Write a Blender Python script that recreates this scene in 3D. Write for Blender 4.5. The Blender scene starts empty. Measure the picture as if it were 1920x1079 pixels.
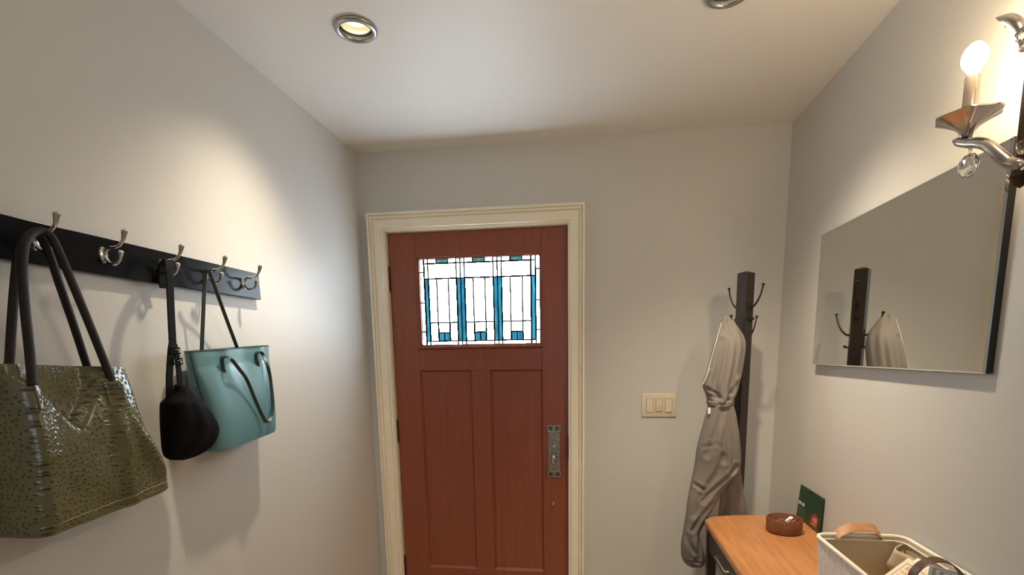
import bpy, bmesh, math, random
import numpy as np
from mathutils import Vector, Matrix
from mathutils.bvhtree import BVHTree
random.seed(4); PI = math.pi
SC = bpy.context.scene; COL = SC.collection

# ---------------------------------------------------------------- camera (surveyed from the photograph)
F, CX, CY, YAW, PITCH, ROLL, HC = 960., 987.09, 814.84, .1288, -.1572, -.0149, 1.41
YB, XL, XR, ZC = 2.6156, -1.1753, .8835, 2.4096      # back wall, left wall, right wall, ceiling
_c, _s = math.cos(YAW), math.sin(YAW)
fw = Vector((-_s*math.cos(PITCH), _c*math.cos(PITCH), math.sin(PITCH)))
rt0 = Vector((_c, _s, 0)); up0 = rt0.cross(fw)
rt = math.cos(ROLL)*rt0 + math.sin(ROLL)*up0
up = -math.sin(ROLL)*rt0 + math.cos(ROLL)*up0
cam = bpy.data.cameras.new('camera'); camo = bpy.data.objects.new('camera', cam); COL.objects.link(camo)
camo.matrix_world = Matrix(((rt.x, up.x, -fw.x, 0), (rt.y, up.y, -fw.y, 0), (rt.z, up.z, -fw.z, HC), (0, 0, 0, 1)))
cam.sensor_fit = 'HORIZONTAL'; cam.sensor_width = 36; cam.lens = F/1920*36
cam.shift_x = -(CX-960)/1920; cam.shift_y = (CY-539.5)/1920; cam.clip_start = .02
SC.camera = camo
def at(u, v, x=None, y=None, z=None):
    """point of the room that shows at pixel (u, v), on the plane x=, y= or z="""
    d = rt*((u-CX)/F) - up*((v-CY)/F) + fw
    t = x/d.x if x is not None else y/d.y if y is not None else (z-HC)/d.z
    return Vector((0, 0, HC)) + d*t

# ---------------------------------------------------------------- sky, lights, exposure
W = bpy.data.worlds.new('overcast_sky'); SC.world = W; W.use_nodes = True
bg = W.node_tree.nodes['Background']; bg.inputs[0].default_value = (.76, .89, 1.0, 1); bg.inputs[1].default_value = 42.0
SC.view_settings.view_transform = 'Standard'; SC.view_settings.look = 'None'
SC.view_settings.gamma = 1; SC.view_settings.use_curve_mapping = False
SC.view_settings.exposure = 0.0
WARM = (1, .83, .60)
DOWNLIGHTS = [(-.7304, 1.68), (.3728, 1.68)]
def lamp(name, kind, loc, energy, color=WARM, **kw):
    l = bpy.data.lights.new(name, kind); l.energy = energy; l.color = color
    for k, v in kw.items(): setattr(l, k, v)
    o = bpy.data.objects.new(name, l); COL.objects.link(o); o.location = loc
    return o
for (x, y), aim, e, w in zip(DOWNLIGHTS, ((-.24, -.03, -.97), (.13, .14, -.98)), (64, 112), (106, 104)):     # gimbal lamps, the left one turned to the wall
    l = lamp('downlight_or_fill_lamp', 'SPOT', (x, y, ZC+.004), e, spot_size=math.radians(w), spot_blend=1, shadow_soft_size=.028)
    l.rotation_euler = Vector(aim).to_track_quat('-Z', 'Y').to_euler()
    l.data.use_nodes = True; nt = l.data.node_tree; em = nt.nodes['Emission']         # beam profile: hot centre, weak rim
    tc = nt.nodes.new('ShaderNodeTexCoord'); sx = nt.nodes.new('ShaderNodeSeparateXYZ'); ab = nt.nodes.new('ShaderNodeMath'); ab.operation = 'ABSOLUTE'
    mr = nt.nodes.new('ShaderNodeMapRange'); mr.inputs[1].default_value = .66; mr.inputs[2].default_value = .97; mr.inputs[3].default_value = .06; mr.inputs[4].default_value = 1.0
    nt.links.new(tc.outputs['Normal'], sx.inputs[0]); nt.links.new(sx.outputs[2], ab.inputs[0]); nt.links.new(ab.outputs[0], mr.inputs[0]); nt.links.new(mr.outputs[0], em.inputs['Strength'])
for x in (-.73, .37):  # added fill spots above the camera, out of view and without fixtures
    lamp('downlight_or_fill_lamp', 'SPOT', (x, .1, ZC-.01), 4, spot_size=math.radians(120), spot_blend=.85, shadow_soft_size=.03)
BULB_STRENGTH = 250
port = bpy.data.lights.new('door_glass_portal', 'AREA'); port.shape = 'RECTANGLE'; port.size = .68; port.size_y = .5
port.cycles.is_portal = True
po = bpy.data.objects.new('door_glass_portal', port); COL.objects.link(po); po.location = (-.577, YB+.10, 1.678); po.rotation_euler = (-PI/2, 0, 0)
port2 = bpy.data.lights.new('fill_window_portal', 'AREA'); port2.shape = 'RECTANGLE'; port2.size = 1.0; port2.size_y = 1.0; port2.cycles.is_portal = True
po2 = bpy.data.objects.new('fill_window_portal', port2); COL.objects.link(po2); po2.location = (-.15, -2.50, 1.5); po2.rotation_euler = (PI/2, 0, 0)  # guides sky light through the added rear fill window
SC.cycles.use_denoising = True; SC.cycles.pixel_filter_type = 'BOX'
SC.cycles.max_bounces = 12; SC.cycles.diffuse_bounces = 6; SC.cycles.glossy_bounces = 6
SC.cycles.transmission_bounces = 10; SC.cycles.transparent_max_bounces = 16
SC.cycles.sample_clamp_indirect = 8
SC.cycles.blur_glossy = .3

# ---------------------------------------------------------------- materials
MATS = {}
class Nodes:
    def __init__(s, name):
        s.m = bpy.data.materials.new(name); s.m.use_nodes = True; s.t = s.m.node_tree; s.n = s.t.nodes
        s.b = s.n['Principled BSDF']; s.out = s.n['Material Output']; MATS[name] = s.m
    def add(s, t, **kw):
        n = s.n.new(t)
        for k, v in kw.items(): setattr(n, k, v)
        return n
    def ln(s, a, b): s.t.links.new(a, b)
    def coord(s, scale=(1, 1, 1)):
        c = s.add('ShaderNodeTexCoord'); m = s.add('ShaderNodeMapping'); m.inputs['Scale'].default_value = scale
        s.ln(c.outputs['Object'], m.inputs['Vector']); return m.outputs[0]
    def noise(s, v, scale, detail=4, rough=.55):
        n = s.add('ShaderNodeTexNoise'); n.inputs['Scale'].default_value = scale; n.inputs['Detail'].default_value = detail
        n.inputs['Roughness'].default_value = rough; s.ln(v, n.inputs['Vector']); return n.outputs['Fac']
    def ramp(s, fac, stops):
        r = s.add('ShaderNodeValToRGB'); e = r.color_ramp.elements
        while len(e) < len(stops): e.new(.5)
        for el, (p, c) in zip(e, stops): el.position = p; el.color = (*c, 1)
        s.ln(fac, r.inputs[0]); return r.outputs[0]
    def bump(s, h, strength, dist=.002):
        b = s.add('ShaderNodeBump'); b.inputs['Strength'].default_value = strength; b.inputs['Distance'].default_value = dist
        s.ln(h, b.inputs['Height']); s.ln(b.outputs[0], s.b.inputs['Normal']); return b
def mat(name, col, rough=.5, metal=0, spec=.5, coat=0, nscale=0, nvar=.08, bump=0, bscale=200, sheen=0, stretch=(1, 1, 1)):
    s = Nodes(name); b = s.b
    b.inputs['Base Color'].default_value = (*col, 1); b.inputs['Roughness'].default_value = rough
    b.inputs['Metallic'].default_value = metal; b.inputs['Specular IOR Level'].default_value = spec
    b.inputs['Coat Weight'].default_value = coat; b.inputs['Coat Roughness'].default_value = .12
    b.inputs['Sheen Weight'].default_value = sheen
    v = s.coord(stretch)
    if nscale:
        lo = [c*(1-nvar) for c in col]; hi = [min(1, c*(1+nvar)) for c in col]
        s.ln(s.ramp(s.noise(v, nscale), [(.3, lo), (.7, hi)]), b.inputs['Base Color'])
    if bump: s.bump(s.noise(v, bscale, 3), bump)
    return s.m
mat('wall_paint', (.59, .583, .562), .46, spec=.4, nscale=1.5, nvar=.015, bump=.10, bscale=260)
mat('ceiling_paint', (.78, .765, .73), .5, spec=.35, nscale=1.5, nvar=.01, bump=.08, bscale=240)
mat('trim_paint', (.86, .80, .66), .38, nscale=6, nvar=.03)
mat('floor_oak', (.50, .36, .23), .35, nscale=8, nvar=.3, stretch=(6, .5, 1))
mat('black_lacquer', (.006, .007, .009), .20, spec=.16, bump=.05, bscale=30, stretch=(1, .1, 1))
mat('chrome', (.78, .77, .75), .12, metal=1)
mat('nickel', (.52, .48, .45), .22, metal=1)
mat('aged_nickel', (.36, .33, .28), .38, metal=1, nscale=60, nvar=.25, bump=.15, bscale=90)
mat('steel', (.46, .46, .46), .32, metal=1)
mat('dark_bronze', (.045, .03, .02), .4, metal=.7)
mat('ebony_wood', (.020, .013, .010), .36, nscale=40, nvar=.3, stretch=(1, 1, .08))
mat('brown_wood', (.050, .026, .015), .42, nscale=30, nvar=.3, stretch=(1, 1, .1))
mat('turquoise_leather', (.118, .265, .32), .36, spec=.5, nscale=300, nvar=.05, bump=.12, bscale=420)
mat('dark_green_leather', (.022, .040, .038), .42, bump=.08, bscale=300)
mat('turquoise_lining', (.10, .17, .17), .8)
mat('rope_leather', (.013, .0075, .0065), .55, spec=.3, bump=.5, bscale=180)
mat('black_cloth', (.0028, .0028, .0032), .8, spec=.12, bump=.3, bscale=500)
mat('black_web', (.003, .003, .0035), .7, spec=.12)
mat('coat_cloth', (.185, .166, .152), .72, spec=.25, nscale=12, nvar=.06, bump=.22, bscale=26, stretch=(1, 1, .35))
mat('pale_piping', (.62, .57, .50), .6)
mat('white_tag', (.85, .84, .82), .7)
mat('ivory_plastic', (.68, .60, .45), .35)
mat('stoneware', (.18, .062, .030), .42, nscale=22, nvar=.18, bump=.12, bscale=60)
mat('green_card', (.010, .050, .022), .4, nscale=8, nvar=.1)
mat('green_print', (.03, .10, .05), .4)
mat('red_print', (.33, .035, .03), .4)
mat('white_print', (.72, .70, .64), .5)
mat('seam_thread', (.33, .30, .17), .6)
mat('canvas', (.72, .70, .70), .85, nscale=60, nvar=.12, bump=.4, bscale=500)
mat('canvas_lining', (.56, .46, .33), .85, nscale=14, nvar=.05, bump=.15, bscale=300)
mat('cream_piping', (.84, .80, .68), .7)
mat('tan_leather', (.42, .20, .085), .45, nscale=30, nvar=.15)
mat('brown_leather', (.10, .045, .026), .42, nscale=30, nvar=.15)
mat('paper_cream', (.80, .73, .56), .7)
mat('paper_white', (.82, .82, .82), .7)
mat('paper_grey', (.42, .42, .43), .7)
mat('print_peach', (.66, .42, .30), .7)
mat('print_brown', (.30, .20, .12), .7)
mat('came_metal', (.03, .03, .032), .5, metal=.6)
mat('dark_gap', (.01, .007, .005), .7)
mat('baffle_black', (.02, .018, .015), .5)
mat('reflector', (.85, .76, .60), .25, metal=1, bump=.3, bscale=160)
mat('mirror_back', (.012, .011, .010), .5)
mat('candle_sleeve', (.42, .36, .32), .25, metal=.9)
def m_mirror():
    s = Nodes('mirror_glass'); b = s.b
    b.inputs['Metallic'].default_value = 1; b.inputs['Base Color'].default_value = (.80, .81, .78, 1); v = s.coord()
    s.ln(s.ramp(s.noise(v, 5, 3), [(.45, (.01,)*3), (.85, (.08,)*3)]), b.inputs['Roughness'])
m_mirror()
def m_door():
    s = Nodes('door_wood'); b = s.b; v = s.coord((1, 1, .06))
    f1 = s.noise(v, 46, 6, .6)
    s.ln(s.ramp(f1, [(.25, (.205, .050, .023)), (.55, (.245, .061, .029)), (.8, (.285, .074, .036))]), b.inputs['Base Color'])
    b.inputs['Roughness'].default_value = .40; b.inputs['Coat Weight'].default_value = .15; b.inputs['Coat Roughness'].default_value = .3
    s.bump(f1, .12)
m_door()
def m_table():
    s = Nodes('cherry_wood'); b = s.b; v = s.coord((1, .07, 1))
    f1 = s.noise(v, 60, 7, .62); f2 = s.noise(s.coord((1, .3, 1)), 7, 2)
    mx = s.add('ShaderNodeMix', data_type='RGBA', blend_type='MULTIPLY'); mx.inputs[0].default_value = .6
    s.ln(s.ramp(f1, [(.25, (.36, .145, .048)), (.5, (.51, .225, .082)), (.75, (.58, .27, .105))]), mx.inputs[6])
    s.ln(s.ramp(f2, [(.3, (.8, .78, .75)), (.7, (1, 1, 1))]), mx.inputs[7])
    s.ln(mx.outputs[2], b.inputs['Base Color']); b.inputs['Roughness'].default_value = .38; s.bump(f1, .08)
m_table()
def m_ostrich():
    s = Nodes('ostrich_leather'); b = s.b; v = s.coord((1, 1, 1.1))
    sp = s.add('ShaderNodeSeparateXYZ'); s.ln(v, sp.inputs[0]); ad = s.add('ShaderNodeMath', operation='SUBTRACT'); s.ln(sp.outputs[1], ad.inputs[0]); s.ln(sp.outputs[0], ad.inputs[1])
    cb = s.add('ShaderNodeCombineXYZ'); s.ln(ad.outputs[0], cb.inputs[0]); s.ln(sp.outputs[2], cb.inputs[1])
    vo = s.add('ShaderNodeTexVoronoi', voronoi_dimensions='2D'); vo.inputs['Scale'].default_value = 84; vo.inputs['Randomness'].default_value = .7
    s.ln(cb.outputs[0], vo.inputs['Vector']); d = vo.outputs['Distance']
    base = s.ramp(s.noise(v, 9, 3), [(.3, (.095, .088, .036)), (.7, (.145, .135, .064))])
    mx = s.add('ShaderNodeMix', data_type='RGBA', blend_type='MULTIPLY'); mx.inputs[0].default_value = 1
    s.ln(base, mx.inputs[6]); s.ln(s.ramp(d, [(.09, (.20, .18, .14)), (.28, (1, 1, 1))]), mx.inputs[7])
    s.ln(mx.outputs[2], b.inputs['Base Color'])
    b.inputs['Roughness'].default_value = .24; b.inputs['Specular IOR Level'].default_value = .7
    h = s.ramp(d, [(.0, (.55,)*3), (.10, (1,)*3), (.40, (.15,)*3), (1, (0,)*3)])
    s.bump(h, .45, .0016)
m_ostrich()
def m_pane(name, col, rough):
    s = Nodes(name); s.n.remove(s.b)
    tr = s.add('ShaderNodeBsdfTransparent'); gl = s.add('ShaderNodeBsdfGlossy'); gl.inputs['Roughness'].default_value = rough
    mx = s.add('ShaderNodeMixShader'); mx.inputs[0].default_value = .05
    v = s.coord((1, 1, .25)); f = s.noise(v, 45, 4)
    s.ln(s.ramp(f, [(.3, [c*.6 for c in col]), (.6, col), (.8, [min(1, c*1.7) for c in col])]), tr.inputs[0])
    bp = s.add('ShaderNodeBump'); bp.inputs['Strength'].default_value = .3; s.ln(f, bp.inputs['Height'])
    s.ln(bp.outputs[0], gl.inputs['Normal'])
    s.ln(tr.outputs[0], mx.inputs[1]); s.ln(gl.outputs[0], mx.inputs[2]); s.ln(mx.outputs[0], s.out.inputs[0])
m_pane('fill_window_pane', (.33, .33, .33), .02); m_pane('clear_pane', (.80, .80, .80), .25); m_pane('blue_pane', (.033, .108, .128), .3); m_pane('green_pane', (.06, .105, .098), .3)
def m_glow(name, col, st):
    s = Nodes(name); s.n.remove(s.b); e = s.add('ShaderNodeEmission'); e.inputs[0].default_value = (*col, 1); e.inputs[1].default_value = st
    s.ln(e.outputs[0], s.out.inputs[0])
m_glow('bulb_glow', (1, .76, .46), BULB_STRENGTH); m_glow('lamp_glow', (1, .90, .66), 3); m_glow('lens_glow', (1, .84, .54), 1.25)
def m_crystal():
    s = Nodes('crystal_glass'); s.n.remove(s.b); g = s.add('ShaderNodeBsdfGlass'); g.inputs['IOR'].default_value = 1.52; g.inputs['Roughness'].default_value = 0
    s.ln(g.outputs[0], s.out.inputs[0])
m_crystal()

# ---------------------------------------------------------------- builders (all geometry in room coordinates)
def woff(o):
    v = Vector((0, 0, 0))
    while o: v = v + o.location; o = o.parent
    return v
def obj(name, bm, m, parent=None, smooth=False, flat_angle=None):
    off = woff(parent)
    bmesh.ops.recalc_face_normals(bm, faces=bm.faces[:])
    if off.length: bmesh.ops.translate(bm, verts=bm.verts[:], vec=-off)
    if smooth:
        for f in bm.faces: f.smooth = True
        lim = math.radians(flat_angle or 40)
        for e in bm.edges:
            if len(e.link_faces) == 2 and e.calc_face_angle(0) > lim: e.smooth = False
    me = bpy.data.meshes.new(name); bm.to_mesh(me); bm.free()
    for x in (m if isinstance(m, (list, tuple)) else [m]): me.materials.append(MATS[x])
    o = bpy.data.objects.new(name, me); COL.objects.link(o)
    if parent: o.parent = parent
    return o
def tag(o, label=None, cat=None, group=None, kind=None):
    if label: o['label'] = label
    if cat: o['category'] = cat
    if group: o['group'] = group
    if kind: o['kind'] = kind
    return o
def thing(name, loc, label=None, cat=None, group=None, kind=None):
    o = bpy.data.objects.new(name, None); o.empty_display_size = .05; COL.objects.link(o); o.location = loc
    return tag(o, label, cat, group, kind)
def copy_tree(o, parent=None, delta=Vector((0, 0, 0))):
    c = o.copy(); COL.objects.link(c)
    if parent: c.parent = parent
    c.location = c.location + Vector(delta)
    for ch in list(o.children): copy_tree(ch, c)
    return c
def B(): return bmesh.new()
def box(bm, lo, hi, bev=0, seg=2):
    r = bmesh.ops.create_cube(bm, size=1); vs = r['verts']
    lo, hi = Vector(lo), Vector(hi); c = (lo+hi)/2; d = hi-lo
    for v in vs: v.co = Vector((v.co.x*d.x, v.co.y*d.y, v.co.z*d.z)) + c
    if bev:
        es = list({e for v in vs for e in v.link_edges})
        bmesh.ops.bevel(bm, geom=es, offset=bev, segments=seg, affect='EDGES', profile=.5)
    return bm
def skin(bm, rings, cap0=True, cap1=True, closed=True):
    rs = [[bm.verts.new(p) for p in r] for r in rings]; n = len(rs[0])
    for a, b in zip(rs, rs[1:]):
        for i in range(n if closed else n-1):
            j = (i+1) % n
            try: bm.faces.new((a[i], a[j], b[j], b[i]))
            except ValueError: pass
    if closed and cap0: bm.faces.new(rs[0][::-1])
    if closed and cap1: bm.faces.new(rs[-1])
    return bm
def smooth_path(pts, n=6):
    """Catmull-Rom through pts (tuples may carry a radius as 4th value)"""
    P = [np.array(p, float) for p in pts]; out = []
    for i in range(len(P)-1):
        p0, p1, p2, p3 = P[max(i-1, 0)], P[i], P[i+1], P[min(i+2, len(P)-1)]
        for k in range(n):
            t = k/n; out.append(.5*((2*p1)+(-p0+p2)*t+(2*p0-5*p1+4*p2-p3)*t*t+(-p0+3*p1-3*p2+p3)*t**3))
    out.append(P[-1]); return out
def tube(bm, pts, r=.005, seg=10, sm=6, flat=None, wdir=None):
    """tube along pts; flat=(half_width, half_thick) with wdir makes a strap"""
    Q = smooth_path(pts, sm) if sm > 1 else [np.array(p, float) for p in pts]
    C = [Vector(q[:3]) for q in Q]; rad = [q[3] if len(q) > 3 else r for q in Q]
    T = [(C[min(i+1, len(C)-1)]-C[max(i-1, 0)]).normalized() for i in range(len(C))]
    ref = Vector(wdir) if wdir is not None else (Vector((0, 0, 1)) if abs(T[0].z) < .9 else Vector((1, 0, 0)))
    a = (ref - T[0]*ref.dot(T[0])).normalized(); rings = []
    for i, (c, t) in enumerate(zip(C, T)):
        if wdir is not None: a2 = Vector(wdir) - t*Vector(wdir).dot(t)
        else: a2 = a - t*a.dot(t)
        if a2.length > 1e-6: a = a2.normalized()
        b = t.cross(a)
        if flat:
            hw, ht = flat; s = rad[i]/r
            pr = [(1, .5), (.8, 1), (-.8, 1), (-1, .5), (-1, -.5), (-.8, -1), (.8, -1), (1, -.5)]
            rings.append([c + a*(hw*s*x) + b*(ht*y) for x, y in pr])
        else:
            rings.append([c + (a*math.cos(2*PI*k/seg) + b*math.sin(2*PI*k/seg))*rad[i] for k in range(seg)])
    return skin(bm, rings)
def lathe(bm, prof, c=(0, 0, 0), axis='z', seg=32, lobes=0, lobe_amp=0):
    """prof: list of (radius, height); closed at the axis where radius is 0"""
    rings = []
    for r, h in prof:
        ring = []
        for k in range(seg):
            a = 2*PI*k/seg; rr = max(r, 1e-5)*(1+lobe_amp*math.cos(lobes*a)) if lobes else max(r, 1e-5)
            x, y = rr*math.cos(a), rr*math.sin(a)
            p = {'z': (x, y, h), 'y': (x, h, y), 'x': (h, x, y)}[axis]
            ring.append(Vector(c)+Vector(p))
        rings.append(ring)
    skin(bm, rings, cap0=True, cap1=True)
    return bm
def ball(bm, c, r, seg=14, sc=(1, 1, 1)):
    res = bmesh.ops.create_uvsphere(bm, u_segments=seg, v_segments=max(6, seg//2), radius=r)
    for v in res['verts']: v.co = Vector((v.co.x*sc[0], v.co.y*sc[1], v.co.z*sc[2])) + Vector(c)
    return bm
def prism(bm, poly, axis, a0, a1):
    """extrude a 2-D polygon; axis 'z': poly in xy, 'x': poly in yz, 'y': poly in xz"""
    f = {'z': lambda p, h: (p[0], p[1], h), 'x': lambda p, h: (h, p[0], p[1]), 'y': lambda p, h: (p[0], h, p[1])}[axis]
    return skin(bm, [[Vector(f(p, a0)) for p in poly], [Vector(f(p, a1)) for p in poly]])
def sst(x, a, b):
    t = max(0, min(1, (x-a)/(b-a))); return t*t*(3-2*t)
def gs(x, s): return math.exp(-(x/s)**2)

# ================================================================ ROOM SHELL
YN = -2.4                                   # wall behind the camera
T = .12
DX0, DX1, DZ1 = -1.0455, -.1245, 2.024      # door leaf
OX0, OX1, OZ1 = DX0-.012, DX1+.012, DZ1+.010  # opening
b = B(); box(b, (XL-T, YN-T, -.1), (XL, YB+T, ZC+.0)); tag(obj('wall_left', b, 'wall_paint'), 'light grey painted wall behind the hook rail', kind='structure')
b = B(); box(b, (XR, YN-T, -.1), (XR+T, YB+T, ZC)); tag(obj('wall_right', b, 'wall_paint'), 'light grey painted wall behind the mirror and sconce', kind='structure')
b = B()
box(b, (XL, YB, -.1), (OX0, YB+T, ZC)); box(b, (OX1, YB, -.1), (XR, YB+T, ZC)); box(b, (OX0, YB, OZ1), (OX1, YB+T, ZC))
tag(obj('wall_back', b, 'wall_paint'), 'light grey painted wall around the red front door', kind='structure')
WX0, WX1, WZ0, WZ1 = -.65, .35, 1.0, 2.0      # unseen window added behind the viewer for fill daylight
b = B(); box(b, (XL, YN-T, -.1), (WX0, YN, ZC)); box(b, (WX1, YN-T, -.1), (XR, YN, ZC)); box(b, (WX0, YN-T, -.1), (WX1, YN, WZ0)); box(b, (WX0, YN-T, WZ1), (WX1, YN, ZC)); tag(obj('wall_front', b, 'wall_paint'), 'grey painted wall behind the viewer', kind='structure')
win = thing('fill_window_1', ((WX0+WX1)/2, YN, WZ0), 'white framed fill window added in the unseen wall behind the viewer', kind='structure')
b = B()
for lo, hi in (((WX0-.06, WZ0-.06), (WX0+.03, WZ1+.06)), ((WX1-.03, WZ0-.06), (WX1+.06, WZ1+.06)), ((WX0, WZ0-.06), (WX1, WZ0+.03)), ((WX0, WZ1-.03), (WX1, WZ1+.06)), ((WX0, (WZ0+WZ1)/2-.02), (WX1, (WZ0+WZ1)/2+.02))):
    box(b, (lo[0], YN-.04, lo[1]), (hi[0], YN+.015, hi[1]))
fr_ = obj('fill_window_frame', b, 'trim_paint', win)
for z0, z1 in ((WZ0, (WZ0+WZ1)/2), ((WZ0+WZ1)/2, WZ1)):
    b = B(); box(b, (WX0, YN-.022, z0), (WX1, YN-.018, z1)); obj('pane', b, 'fill_window_pane', fr_)
b = B(); box(b, (XL, YN, -.1), (XR, YB+T, 0)); tag(obj('floor', b, 'floor_oak'), 'brown wooden hall floor', kind='structure')
# ceiling with two round cut-outs for the cans
b = B(); RC, HS = .052, .10
def rect(x0, y0, x1, y1):
    b.faces.new([b.verts.new(p) for p in ((x0, y0, ZC), (x1, y0, ZC), (x1, y1, ZC), (x0, y1, ZC))])
yl = DOWNLIGHTS[0][1]; xs = [XL-T]
rect(XL-T, YN-T, XR+T, yl-HS); rect(XL-T, yl+HS, XR+T, YB+T)
for x, y in DOWNLIGHTS:
    rect(xs[-1], yl-HS, x-HS, yl+HS); xs.append(x+HS); n = 48; o_, i_ = [], []
    for k in range(n):
        a = 2*PI*k/n; c, s = math.cos(a), math.sin(a); q = HS/max(abs(c), abs(s))
        o_.append(b.verts.new((x+c*q, y+s*q, ZC))); i_.append(b.verts.new((x+c*RC, y+s*RC, ZC)))
    for k in range(n): b.faces.new((o_[k], o_[(k+1) % n], i_[(k+1) % n], i_[k]))
rect(xs[-1], yl-HS, XR+T, yl+HS)
tag(obj('ceiling', b, 'ceiling_paint'), 'white painted ceiling with two recessed lights', kind='structure')
b = B(); box(b, (XL-T, YN-T, ZC+.16), (XR+T, YB+T, ZC+.2)); tag(obj('ceiling_deck', b, 'ceiling_paint'), 'boards above the ceiling', kind='structure')
for nm, lo, hi in (('baseboard_left', (XL, YN, 0), (XL+.015, YB, .13)), ('baseboard_right', (XR-.015, YN, 0), (XR, YB, .13)),
                   ('baseboard_back', (OX1+.085, YB-.015, 0), (XR-.015, YB, .13))):
    b = B(); box(b, lo, hi, .004); tag(obj(nm, b, 'trim_paint'), 'cream painted baseboard', kind='structure')

# door casing: a stepped moulding mitred round the opening
CX0, CX1, CZ1 = -1.1294, -.0371, 2.1138
def casing(name, m):
    # profile across the width: (t from outer edge 0 .. inner edge 1, height off wall)
    prof = [(0, 0), (0, .036), (.03, .039), (.14, .039), (.17, .026), (.21, .025), (.23, .032), (.31, .031), (.36, .019), (.39, .019), (.41, .024), (.86, .021), (.90, .013), (1.0, .012), (1.0, 0)]
    wl, wr, wt = (OX0+.004)-CX0, CX1-(OX1-.004), CZ1-(OZ1-.004)
    b = B()
    skin(b, [[Vector((CX0+t*wl, YB-h, z if z == 0 else CZ1-t*wt)) for t, h in prof] for z in (0, 1)])
    skin(b, [[Vector((CX1-t*wr, YB-h, z if z == 0 else CZ1-t*wt)) for t, h in prof] for z in (0, 1)])
    skin(b, [[Vector(((CX0+t*wl) if e == 0 else (CX1-t*wr), YB-h, CZ1-t*wt)) for t, h in prof] for e in (0, 1)])
    return obj(name, b, m)
tag(casing('trim_1', 'trim_paint'), 'cream stepped moulding around the red door', kind='structure')
b = B()
box(b, (OX0, YB-.002, 0), (OX0+.009, YB+T, OZ1)); box(b, (OX1-.009, YB-.002, 0), (OX1, YB+T, OZ1)); box(b, (OX0, YB-.002, OZ1-.008), (OX1, YB+T, OZ1))
box(b, (OX0+.009, YB+.076, 0), (OX0+.022, YB+T, OZ1-.008)); box(b, (OX1-.022, YB+.076, 0), (OX1-.009, YB+T, OZ1-.008)); box(b, (OX0+.009, YB+.076, OZ1-.021), (OX1-.009, YB+T, OZ1-.008))
trim2 = tag(obj('trim_2', b, 'trim_paint'), 'cream door jamb lining the doorway', kind='structure')
b = B(); box(b, (OX1-.0115, YB-.004, .865), (OX1-.008, YB+.06, .990), .001); obj('strike_plate', b, 'dark_bronze', trim2)['label'] = 'dark metal strike plate on the jamb'

# ================================================================ DOOR
YD = YB+.030; YD2 = YD+.044
door = thing('door_1', (DX0, YD2, 0), 'red-brown craftsman front door with a stained glass window', kind='structure')
GX0, GX1, GZ0, GZ1 = -.897, -.258, 1.452, 1.902        # glass opening
PZ0, PZ1 = .224, 1.326
PL = (-.908, -.630); PR = (-.530, -.256)
def dpart(name, lo, hi, bev=.0015, m='door_wood'):
    b = B(); box(b, lo, hi, bev, 1); return obj(name, b, m, door)
dpart('stile', (DX0, YD, .006), (PL[0], YD2, DZ1)); dpart('stile', (PR[1], YD, .006), (DX1, YD2, DZ1))
dpart('top_rail', (PL[0], YD+.0006, GZ1), (PR[1], YD2, DZ1)); dpart('lock_rail', (PL[0], YD+.0006, PZ1), (PR[1], YD2, GZ0))
dpart('bottom_rail', (PL[0], YD+.0006, .006), (PR[1], YD2, PZ0)); dpart('mullion', (PL[1], YD+.0006, PZ0), (PR[0], YD2, PZ1))
dpart('filler_strip', (PL[0], YD+.001, GZ0), (GX0, YD2, GZ1)); dpart('filler_strip', (GX1, YD+.001, GZ0), (PR[1], YD2, GZ1))
for x0, x1 in (PL, PR):
    dpart('panel', (x0-.004, YD+.016, PZ0-.004), (x1+.004, YD+.034, PZ1+.004))
    b = B(); w = .009                                    # sloped sticking round each panel
    o_ = [(x0, PZ0), (x1, PZ0), (x1, PZ1), (x0, PZ1)]; i_ = [(x0+w, PZ0+w), (x1-w, PZ0+w), (x1-w, PZ1-w), (x0+w, PZ1-w)]
    for k in range(4):
        j = (k+1) % 4
        b.faces.new([b.verts.new(p) for p in ((o_[k][0], YD+.003, o_[k][1]), (o_[j][0], YD+.003, o_[j][1]), (i_[j][0], YD+.0158, i_[j][1]), (i_[k][0], YD+.0158, i_[k][1]))])
    obj('sticking', b, 'door_wood', door)
b = B(); prism(b, [(YD-.012, GZ0-.010), (YD-.014, GZ0-.004), (YD-.010, GZ0+.001), (YD+.010, GZ0+.001), (YD+.010, GZ0-.018), (YD, GZ0-.018)], 'x', PL[0]-.004, PR[1]+.004)
obj('ledge', b, 'door_wood', door)
b = B()                                                  # glazing bead round the glass
for lo, hi in (((GX0, YD+.006, GZ0), (GX0+.007, YD+.020, GZ1)), ((GX1-.007, YD+.006, GZ0), (GX1, YD+.020, GZ1)), ((GX0, YD+.006, GZ0), (GX1, YD+.020, GZ0+.007)), ((GX0, YD+.006, GZ1-.007), (GX1, YD+.020, GZ1))):
    box(b, lo, hi, .001, 1)
obj('glazing_bead', b, 'door_wood', door)
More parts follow.
